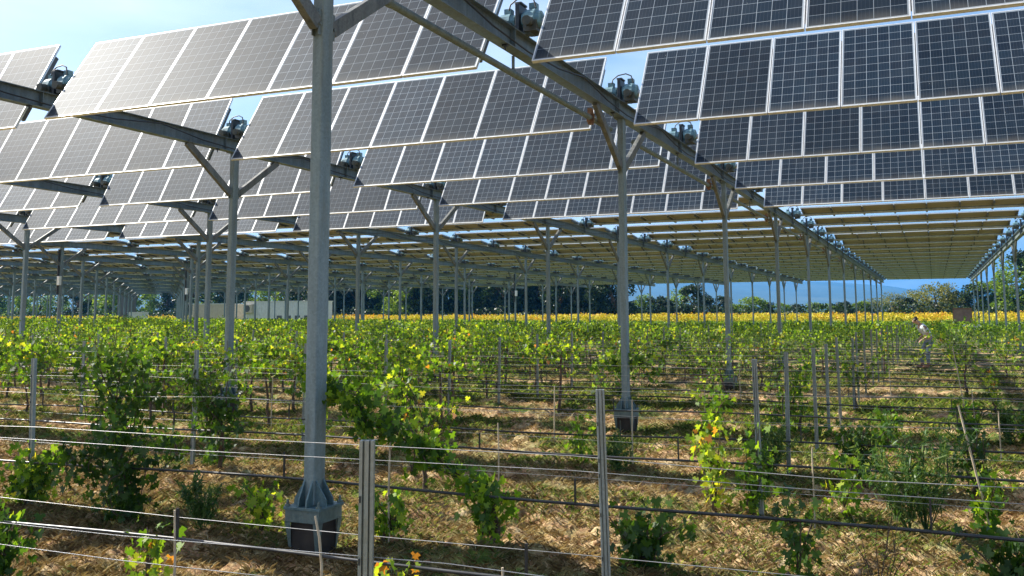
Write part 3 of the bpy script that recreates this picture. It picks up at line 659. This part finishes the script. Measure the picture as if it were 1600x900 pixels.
def build_table(far=False):
    e=empty('tracker_table',(0,0,0),(0,0,0),'x','solar panel row','solar tracker rows of seven panels')
    if not far:
        for i in range(7):
            p=link('solar_panel',pmesh,e,(MW*(i+.5),0,OFFZ)); fr=link('frame',fmesh,p); link('junction_box',jb,p)
        for i in range(8): link('support_rail',rm,e,(MW*i if 0<i<7 else (.05 if i==0 else 7*MW-.05),0,OFFZ-.036))
        link('torque_tube',tm,e); link('end_flanges',capm,e)
    return e
# far table as one mesh
def far_table_mesh():
    bm=bmesh.new(); mats=[M_pv,M_back,M_alu,M_rail,M_tubem]
    me=bpy.data.meshes.new('tracker_table')
    uvl=bm.loops.layers.uv.new('UVMap')
    def put(src,off,remap):
        n0=len(bm.verts); bm.faces.ensure_lookup_table(); nf=len(bm.faces); t=src.copy(); t.transform(Matrix.Translation(off)); bm.from_mesh(t); bm.faces.ensure_lookup_table()
        for f_ in bm.faces[nf:]: f_.material_index=remap[f_.material_index]
        bpy.data.meshes.remove(t)
    for i in range(7): put(pmesh,(MW*(i+.5),0,OFFZ),{0:0,1:1}); put(fmesh,(MW*(i+.5),0,OFFZ),{0:2})
    for i in range(8): put(rm,(MW*i if 0<i<7 else (.05 if i==0 else 7*MW-.05),0,OFFZ-.036),{0:3})
    put(tm,(0,0,0),{0:4}); bm.to_mesh(me); bm.free()
    for q_ in mats: me.materials.append(q_)
    return me
tabp=build_table(); farme=far_table_mesh(); firstt=True; fart=None
# drive unit: sits on the girder between two tables, origin at axis
def housing(s):
    m=MB(); k=1.12 if s>0 else .95; prof=[(-.128,.07),(-.122,.115),(-.085,.125),(-.08,.142),(.05,.146),(.055,.125),(.11,.112),(.125,.06)]
    m.tube([(s*.165+x,0,.03) for x,_ in prof],[r_*k*.88 for _,r_ in prof],12,0,True,False)
    m.box((s*.165-.085,-.13,-.13),(s*.165+.085,.13,.0),1); m.tube([(s*.165,-.13,-.02),(s*.165,-.24,-.03)],.06,10,1); m.box((s*.165-.04,-.05,.15*k),(s*.165+.05,.05,.215*k),0)
    return m.mesh('housing',[M_drive,M_drive2])
hA,hB=housing(-1),housing(1)
cm_=MB().box((-.026,-.13,-.14),(.026,.13,.235)).box((-.045,-.10,.235),(.045,.10,.26)).mesh('clamp',[M_clamp],.006)
cbl=MB().tube([(-.14,-.05,.18),(-.12,-.05,.25),(-.03,-.05,.31),(.10,-.05,.325),(.19,-.06,.28),(.23,-.08,.16)],.010,8).mesh('cable',[M_cable])
brk=MB().box((-.14,-.07,-.145),(.14,.07,-.13)).box((-.15,-.09,-.145),(-.135,.09,.06)).box((.135,-.09,-.145),(.15,.09,.06)).mesh('mounting_bracket',[M_gird])
mot=MB().tube([(.13,.2,-.02),(.26,.2,-.04)],.055,10).mesh('motor',[M_drive2])
def build_drive():
    e=empty('drive_unit',(0,0,0),(0,0,0),'x','drive motor','drive units turning the tracker rows'); link('housing',hA,e); link('housing',hB,e); link('clamp',cm_,e); link('cable',cbl,e); link('mounting_bracket',brk,e); return e
drp=build_drive(); firstd=True
fd=bmesh.new()
for s_,rm_ in ((hA,{0:0,1:1}),(hB,{0:0,1:1}),(cm_,{0:2}),(brk,{0:3})):
    nf=len(fd.faces); fd.from_mesh(s_); fd.faces.ensure_lookup_table()
    for f_ in fd.faces[nf:]: f_.material_index=rm_[f_.material_index]
fdm=bpy.data.meshes.new('drive_unit'); fd.to_mesh(fdm); fd.free()
for q_ in (M_drive,M_drive2,M_clamp,M_gird): fdm.materials.append(q_)
nt=0
def bayname(b): return 'in the rightmost bay' if b==0 else f'in {ordn(b+1)} bay from right'
tilts={0:R(57.2),1:R(57.8),2:R(63),3:R(60),4:R(59)}
for b in range(0,NB-1):
    XR=-4.107 if b==0 else -4.803-7*MW-(b-1)*GP
    for k in range(-2,KMAX+1):
        Y=ROW0+PITCH*k
        vis=inview(XR+7*MW,Y,.03) or inview(XR,Y,.03) or inview(XR+3.5,Y,.03)
        shade = (k<=1 and b<=2)
        if not (vis or shade): continue
        if k<=4: t=tilts.get(b,R(59))+R(random.Random(b*31+k).uniform(-.8,.8))
        elif k<=9: t=R(-3.5)-R((k-5)*.6)
        else: t=R(-13)
        loc=(XR,Y,AXZ)
        if k<=4: lab=f'tilted row of dark solar panels, {ordn(k+1)} from the front {bayname(b)}' if k>=0 else f'tilted panel row overhead nearest the camera {bayname(b)}'
        else: lab=f'solar panel row seen from below, {ordn(k+1)} from front {bayname(b)}'
        if k==-2: lab=f'tilted panel row overhead behind the nearest one {bayname(b)}'
        nt+=1
        if k<=9:
            if firstt: tabp.location=loc; tabp.rotation_euler=(t,0,0); tabp['label']=lab; firstt=False
            else: dup(tabp,lab,loc,(t,0,0))
        else:
            o=link('tracker_table',farme,loc=loc); o.rotation_euler=(t,0,0); tag(o,lab,'solar panel row','solar tracker rows of seven panels')
        # drive on the girder left of the table
        gi=b+1
        for gg in ([0,1] if b==0 else [gi]):
            dl=(gx(gg),Y,AXZ+.004); gn="right edge girder" if gg==0 else "long diagonal girder" if gg==1 else f"{ordn(gg+1)} girder from the right"; lab=f'grey drive motor on the {gn}, {ordn(k+1)} panel row from the front' if k>=0 else f'grey drive motor overhead on the {gn}, {"farther behind" if k==-2 else "just above the nearest column"}'
            if k<=9:
                if firstd: drp.location=dl; drp['label']=lab; firstd=False
                else: dup(drp,lab,dl)
            else: tag(link('drive_unit',fdm,loc=dl),lab,'drive motor','drive units turning the tracker rows')
print('tables',nt)
# control boxes on three columns
for (px,gi,k,nm) in ((20,5,3,'leftmost'),(150,6,5,'second from the left'),(630,4,7,'near the middle')):
    Y=COL0+BAY*k; X=gx(gi); e=empty('control_box',(X,Y,3.25),(0,0,0),f'pale control box with black conduit high on a column, {nm}','control box','control boxes on the columns')
    link('enclosure',MB().box((.08,-.28,-.10),(.24,-.16,.30)).mesh('enclosure',[M_alu],.01),e); link('conduit',MB().tube([(-.02,-.13,-.5),(-.02,-.13,1.5)],.045,8).mesh('conduit',[M_cable]),e)

# ------------------------------------------------------------------ worker
def skin(name,chains,m,parent,sub=2):
    vs=[];es=[];rad=[]
    for ch in chains:
        base=len(vs)
        prev=None
        for (p,r_) in ch:
            j=None
            for q_,v in enumerate(vs):
                if (Vector(v)-Vector(p)).length<1e-4: j=q_
            if j is None: vs.append(p); rad.append(r_); j=len(vs)-1
            if prev is not None and prev!=j: es.append((prev,j))
            prev=j
    me=bpy.data.meshes.new(name); me.from_pydata(vs,es,[]); o=bpy.data.objects.new(name,me); col.objects.link(o)
    md=o.modifiers.new('s','SKIN'); md.use_smooth_shade=True
    for i,sv in enumerate(me.skin_vertices[0].data):
        r_=rad[i]; sv.radius=(r_,r_) if not isinstance(r_,tuple) else r_; sv.use_root=(i==0)
    o.modifiers.new('u','SUBSURF').levels=sub; o.modifiers['u'].render_levels=sub
    dg=bpy.context.evaluated_depsgraph_get(); ev=o.evaluated_get(dg); nm=bpy.data.meshes.new_from_object(ev); nm.name=name
    bpy.data.objects.remove(o); nm.materials.clear(); nm.materials.append(m)
    nm.polygons.foreach_set('use_smooth',[True]*len(nm.polygons)); return link(name,nm,parent)
M_skin=simple('skin',(.42,.24,.17),(.5,.3,.21),8,.5); M_shirt=simple('pale_shirt',(.5,.58,.66),(.66,.72,.78),6,.8); M_jean=simple('jeans',(.09,.13,.19),(.16,.22,.30),9,.85)
M_hair=simple('dark_hair',(.03,.018,.012),(.07,.04,.03),30,.6); M_boot=simple('brown_boots',(.15,.06,.035),(.24,.11,.06),12,.6)
PY=34.3; PX=px2x(1436,PY); pe=empty('person',(PX,PY,0),(0,0,math.atan2(-.401,-.916)),'bending worker in a pale shirt and jeans tending vines at the right','person')
hip=(-.22,0,.93)
def leg(s,fx): return [(hip,(.14,.12)),((-.20,s*.09,.86),.10),((fx-.02,s*.10,.50),.066),((fx-.03,s*.10,.12),.046),((fx-.02,s*.10,.05),.045),((fx+.14,s*.105,.035),.036)]
def arm(s):
    sh=(.06,s*.185,1.33); el=(-.10,s*.25,1.04); wr=(.10,s*.17,.91); return sh,el,wr
ch=[[(hip,(.14,.12)),((-.13,0,1.08),(.15,.11)),((-.02,0,1.24),(.165,.12)),((.06,0,1.36),(.13,.09)),((.12,0,1.43),.055),((.19,0,1.49),(.075,.085)),((.24,0,1.53),(.085,.095)),((.265,0,1.585),.06)],leg(-1,.06),leg(1,-.05),
    [((.24,0,1.53),(.085,.095)),((.33,0,1.475),.035)]]
for s in(-1,1):
    sh,el,wr=arm(s); ch.append([((.06,0,1.36),(.13,.09)),(sh,.062),(el,.042),(wr,.028)])
    d=(Vector(wr)-Vector(el)).normalized(); pl=Vector(wr)+d*.05; ch.append([(wr,.028),(tuple(pl),(.030,.020))])
    for q_ in range(4):
        b0=pl+Vector((.012,(q_-1.5)*.02,-.004)); ch.append([(tuple(pl),(.030,.020)),(tuple(b0+d*.03),.0095),(tuple(b0+d*.06+Vector((0,0,-.015))),.0085),(tuple(b0+d*(.075+.006*(q_ in(1,2)))+Vector((0,0,-.035))),.007)])
    ch.append([(wr,.028),(tuple(Vector(wr)+Vector((.03,-s*.035,-.005))),.011),(tuple(Vector(wr)+Vector((.07,-s*.05,-.02))),.008)])
skin('body',ch,M_skin,pe)
skin('trousers',[[(hip,(.155,.135)),((-.17,0,1.02),(.155,.125))]]+[[(p,(r_*1.22 if not isinstance(r_,tuple) else (r_[0]*1.1,r_[1]*1.1))) for p,r_ in leg(s,fx)[:4]] for s,fx in((-1,.06),(1,-.05))],M_jean,pe)
sl_=[]
for s in(-1,1):
    sh,el,wr=arm(s); mid=tuple(Vector(sh).lerp(Vector(el),.72)); sl_.append([((.06,0,1.36),(.145,.105)),(sh,.078),(mid,.066)])
skin('shirt',[[((-.19,0,.97),(.165,.14)),((-.13,0,1.08),(.168,.128)),((-.02,0,1.24),(.18,.135)),((.06,0,1.36),(.145,.105)),((.095,0,1.40),(.075,.07))]]+sl_,M_shirt,pe)
skin('hair',[[((.19,0,1.53),(.085,.085)),((.24,0,1.575),(.108,.103)),((.285,0,1.60),.095)]],M_hair,pe)
for s,fx in((-1,.06),(1,-.05)): skin('boot',[[((fx-.03,s*.10,.20),.058),((fx-.03,s*.10,.10),.055),((fx-.02,s*.10,.05),.055),((fx+.08,s*.105,.04),.05),((fx+.17,s*.105,.035),.04)]],M_boot,pe)
fc=MB()
for s in(-1,1): fc.tube([(.322,s*.032,1.535),(.330,s*.034,1.535)],.010,8)
link('eyes',fc.mesh('eyes',[M_cable]),pe)
fe=MB()
for s in(-1,1): fe.tube([(.225,s*.088,1.50),(.235,s*.105,1.53)],[.014,.02],8)
link('ears',fe.mesh('ears',[M_skin]),pe)

# ------------------------------------------------------------------ things behind the array
M_board=simple('brown_board',(.17,.10,.07),(.26,.17,.12),4,.7); M_white=simple('white_paint',(.62,.62,.58),(.74,.74,.70),3,.5); M_beige=simple('beige_paint',(.50,.42,.30),(.60,.52,.39),3,.6); M_dgrey=simple('dark_grille',(.04,.045,.05),(.10,.11,.11),20,.5)
BY=72; bx0,bx1=px2x(1485,BY),px2x(1512,BY)
e=empty('notice_board',((bx0+bx1)/2,BY,0),(0,0,0),'brown wooden board on posts with two pale crates below, beyond the vines at right','board')
hw=(bx1-bx0)/2
link('panel',MB().box((-hw,-.03,1.25),(hw,.03,2.08)).mesh('panel',[M_board],.01),e); link('frame',MB().box((-hw-.06,-.06,2.08),(hw+.06,.06,2.16)).box((-hw-.06,-.05,1.15),(-hw,.05,2.08)).box((hw,-.05,1.15),(hw+.06,.05,2.08)).mesh('frame',[M_rust]),e)
for s in(-1,1): link('leg',MB().box((s*hw*.85-.05,-.04,0),(s*hw*.85+.05,.04,1.25)).mesh('leg',[M_rust]),e)
for i in(0,1):
    tag(link('pale_crate',MB().box((-.25,-.2,0),(.25,.2,.30)).box((-.27,-.22,.30),(.27,.22,.34)).mesh('pale_crate',[M_white],.01),loc=(bx0+.55+.85*i,BY-.5,.72)),f'pale crate on a low stand below the brown board, {"left" if i==0 else "right"} one','crate','pale crates below the board')
tag(link('low_stand',MB().box((-1.0,-.25,.66),(1.0,.25,.72)).box((-.9,-.2,0),(-.82,.2,.66)).box((.82,-.2,0),(.9,.2,.66)).mesh('low_stand',[M_rust]),loc=((bx0+bx1)/2,BY-.5,0)),'low stand carrying two pale crates under the brown board','stand')
def hut(px0,px1,Y,h,m,lab,name='container',grilles=0,depth=3,ac=False):
    x0,x1=px2x(px0,Y),px2x(px1,Y); e=empty(name,((x0+x1)/2,Y,0),(0,0,0),lab,name.replace('_',' ')); w_=(x1-x0)/2
    b_=MB(); b_.box((-w_,0,0),(w_,depth,h)); nn=int(w_*2/.3)
    link('wall',b_.mesh('wall',[m]),e)
    rb=MB()
    for i in range(nn): xx=-w_+.15+i*.3; rb.box((xx,-.03,.1),(xx+.12,-.002,h-.15))
    link('ribs',rb.mesh('ribs',[m]),e); link('roof',MB().box((-w_-.08,-.1,h),(w_+.08,depth+.1,h+.10)).mesh('roof',[M_white]),e)
    for i in range(grilles):
        xx=-w_+ (2*w_)*(.45+.12*i); link('grille',MB().box((xx,-.06,.9),(xx+.8,-.031,1.9)).mesh('grille',[M_dgrey]),e)
    if ac: link('air_conditioner',MB().box((-w_+.2,-.5,h-1.5),(-w_+1.7,-.035,h-.3)).mesh('air_conditioner',[M_beige],.03),e); link('fan_grille',MB().tube([(-w_+.95,-.53,h-.9),(-w_+.95,-.505,h-.9)],.45,16).mesh('fan_grille',[M_dgrey]),e)
hut(303,356,106,3.5,M_beige,'beige flat-roofed technical container behind the vines, left of the white one',depth=4)
hut(383,500,106,3.75,M_white,'long white technical container with dark grilles behind the vines',grilles=5,depth=3,ac=True)
hut(203,224,100,2.35,M_white,'small white cabinet standing behind the vines on the left',name='cabinet',depth=1.2)
hut(186,200,112,5.4,M_dgrey,'tall narrow grey shed in front of the trees on the left',name='shed',depth=2)
# yellow crop
nn=150000; X=rng.uniform(-150,32,nn); t=rng.random(nn)**1.8; Y=107+26*t; k=~((X<-72)&(X>-112)&(Y<111)); X=X[k];Y=Y[k]; nn=len(X)
Z=rng.uniform(.15,1,nn)*(1.45+.65*vnoise(X*1.2,Y*1.2,41)); P=np.stack([X,Y,Z],-1); V,F=leaves(P,rng.uniform(.14,.26,nn),LEAF4,sunny=.6)
rn=np.clip(.15+Z/1.8*.65+rng.normal(size=nn)*.14,0,1)*(.8+.4*vnoise(X*.25,Y*.1,42))
tag(link('yellow_crop',npmesh('yellow_crop',V,F,M_yel,rn)),'band of yellow flowering crop field beyond the last vine rows','crop field',kind='stuff')

# trees
def crown(seed,h,w_,nclump,nl,ls):
    g=np.random.default_rng(seed); P=[]
    for i in range(nclump):
        z=g.uniform(.12,1)**.8; rad=w_*math.sqrt(max(.05,1-((z-.5)/.56)**2)); an=g.uniform(0,6.28); rr=rad*math.sqrt(g.random())*.8
        c=np.array([math.cos(an)*rr,math.sin(an)*rr,z*h]); cs=g.uniform(.12,.24)*w_*1.6
        d=g.normal(size=(nl,3)); d/=np.linalg.norm(d,axis=1,keepdims=True); P.append(c+d*cs*g.uniform(.55,1,(nl,1))*np.array([1,1,.8]))
    P=np.concatenate(P); P[:,2]=np.maximum(P[:,2],.2); return P
def tree_mesh(seed,h,w_,m,nclump=34,nl=110,ls=.34):
    P=crown(seed,h,w_,nclump,nl,ls); V,F=leaves(P,rng.uniform(ls*.6,ls*1.3,len(P)),LEAF4,0,.9); f_=npmesh('crown',V,F,m,rng.random(len(P)))
    t=MB(); t.tube([(0,0,-.2),(.05,.02,h*.3),(-.05,.03,h*.6),(0,0,h*.8)],[w_*.07,w_*.055,w_*.035,w_*.015],8)
    for a in range(5):
        an=a*1.26; t.tube([(0,0,h*(.25+.07*a)),(math.cos(an)*w_*.35,math.sin(an)*w_*.35,h*(.45+.07*a)),(math.cos(an)*w_*.6,math.sin(an)*w_*.6,h*(.55+.07*a))],[w_*.03,w_*.02,w_*.008],6)
    return t.mesh('trunk',[M_bark]),f_
TB=[tree_mesh(300+i,1,.42,M_tree1,34,120,.034) for i in range(3)]
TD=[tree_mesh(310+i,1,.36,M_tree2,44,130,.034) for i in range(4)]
TO=[tree_mesh(320+i,1,.60,M_tree3,34,120,.034) for i in range(3)]
def tree(px,Y,h,kindl,lab,wf=1.0,base=0):
    ms=random.choice(kindl); e=empty('tree',(px2x(px,Y),Y,base),(0,0,random.uniform(0,6.28)),lab,'tree','trees beyond the yellow crop'); e.scale=(h*wf,h*wf,h); link('trunk',ms[0],e); link('crown',ms[1],e)
random.seed(21)
spec=[]
px=-20; j=0
while px<470:
    kk=random.random(); kd=TB if kk<.6 else TD; h=random.uniform(7.5,11); spec.append((px,random.uniform(142,165),h,kd,1.15)); px+=random.uniform(24,34)
px=480
while px<965:
    kk=random.random(); kd=TD if kk<.72 else TB; spec.append((px,random.uniform(139,150),random.uniform(9,12),kd,1.1)); px+=random.uniform(17,25)
px=470
while px<950: spec.append((px,158,random.uniform(10,12),TD,1.3)); px+=27
for (px,h,kd) in ((985,4.6,TD),(1003,5.2,TB),(1022,4.8,TD),(1040,4.6,TD),(1062,6.2,TB),(1082,6.6,TD),(1105,5.2,TD),(1128,4.6,TD),(1150,3.9,TB),(1172,4.6,TB),(1195,3.9,TD),(1218,4.0,TB),(1243,3.6,TD),(1268,3.8,TB),(1293,3.6,TB),(1318,3.9,TD),(1343,3.7,TB),(1366,4.2,TO),(1392,5.0,TO),(1412,4.4,TD),(1432,5.0,TO),(1456,6.2,TO),(1476,5.0,TD),(1498,5.2,TD),(1522,6.2,TD),(1540,6.6,TB),(1560,5.0,TD),(1588,8.6,TB),(1612,9.5,TD),(1640,9,TB)):
    spec.append((px,random.uniform(141,149),(h*.88 if h<8 else h)+random.uniform(-.2,.3),kd,1.5 if h<5 else 1.2))
spec.sort(key=lambda s:s[0])
for j,(px,Y,h,kd,wf) in enumerate(spec):
    nm='bright green' if kd is TB else 'dark green' if kd is TD else 'olive yellow'; half=len(spec)/2
    lab=f'{nm} tree behind the yellow crop, {ordn(j+1)} from the left in the tree belt' if j<half else f'{nm} tree behind the yellow crop, {ordn(len(spec)-j)} from the right in the tree belt'
    tree(px,Y,h,kd,lab,wf)
# hedge undergrowth under the trees
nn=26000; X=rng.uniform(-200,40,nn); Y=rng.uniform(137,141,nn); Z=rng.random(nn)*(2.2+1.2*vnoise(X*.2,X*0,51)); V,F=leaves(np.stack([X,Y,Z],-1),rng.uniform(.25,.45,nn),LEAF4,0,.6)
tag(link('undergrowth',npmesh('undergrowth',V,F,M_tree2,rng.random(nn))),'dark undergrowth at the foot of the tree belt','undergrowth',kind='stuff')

# mountains
M_mtn=simple('mountain_forest',(.03,.055,.04),(.08,.11,.08),.004,.95,0,0,'Object')
def ridge(name,D,prof,depth,seed):
    # prof: list of (photo px, elevation tan)
    n=160; px=np.linspace(prof[0][0],prof[-1][0],n); el=np.interp(px,[p[0] for p in prof],[p[1] for p in prof]); g=np.random.default_rng(seed)
    V=[];m=24
    for i in range(n):
        a=(px[i]-800)/1495.262; dirx=a*math.cos(ya)-math.sin(ya); diry=a*math.sin(ya)+math.cos(ya)
        for j in range(m):
            t=j/(m-1); d=D-depth*(1-t); hh=(el[i]*D*1.0)*(t**.8)
            V.append((dirx*d,diry*d,hh))
    V=np.array(V).reshape(n,m,3); ix=np.arange(n)[:,None]*np.ones((1,m)); jy=np.ones((n,1))*np.arange(m)[None,:]
    ns=(vnoise(ix*.22,jy*.35,seed)-.5)*.22+(vnoise(ix*.6,jy*.9,seed+1)-.5)*.10
    V[:,:,2]*=1+ns*np.minimum(1,(1.0-np.arange(m)/(m-1)*.75))[None,:]; V[:,:,2]-=6
    V=V.reshape(-1,3); ii,jj=np.meshgrid(np.arange(n-1),np.arange(m-1),indexing='ij'); a=(ii*m+jj).ravel(); tag(link(name,npmesh(name,V,np.stack([a,a+m,a+m+1,a+1],-1),M_mtn,smooth=True)),kind='structure')
ridge('mountain',5200,[(-300,.02),(300,.03),(800,.036),(985,.036),(1150,.038),(1300,.0345),(1380,.0325),(1410,.029),(1450,.0245),(1490,.0185),(1520,.0125),(1570,.007),(1700,.004)],2600,61)
ridge('mountain_ridge',8600,[(1100,.024),(1400,.027),(1500,.0275),(1560,.0285),(1620,.029),(1700,.030),(1900,.026)],2500,67)
# haze
hz=MB().box((-9800,-400,-8),(3200,9800,460)).mesh('haze',[]); hm=bpy.data.materials.new('haze'); hm.use_nodes=True; hn=hm.node_tree; hn.nodes.remove(hn.nodes['Principled BSDF'])
pv=hn.nodes.new('ShaderNodeVolumePrincipled'); pv.inputs['Color'].default_value=(.07,.42,1,1); pv.inputs['Density'].default_value=1.75e-4; pv.inputs['Anisotropy'].default_value=.1
hn.links.new(pv.outputs[0],hn.nodes['Material Output'].inputs['Volume']); hz.materials.append(hm); tag(link('haze',hz),'pale blue haze between the vineyard and the mountains','haze',kind='stuff')
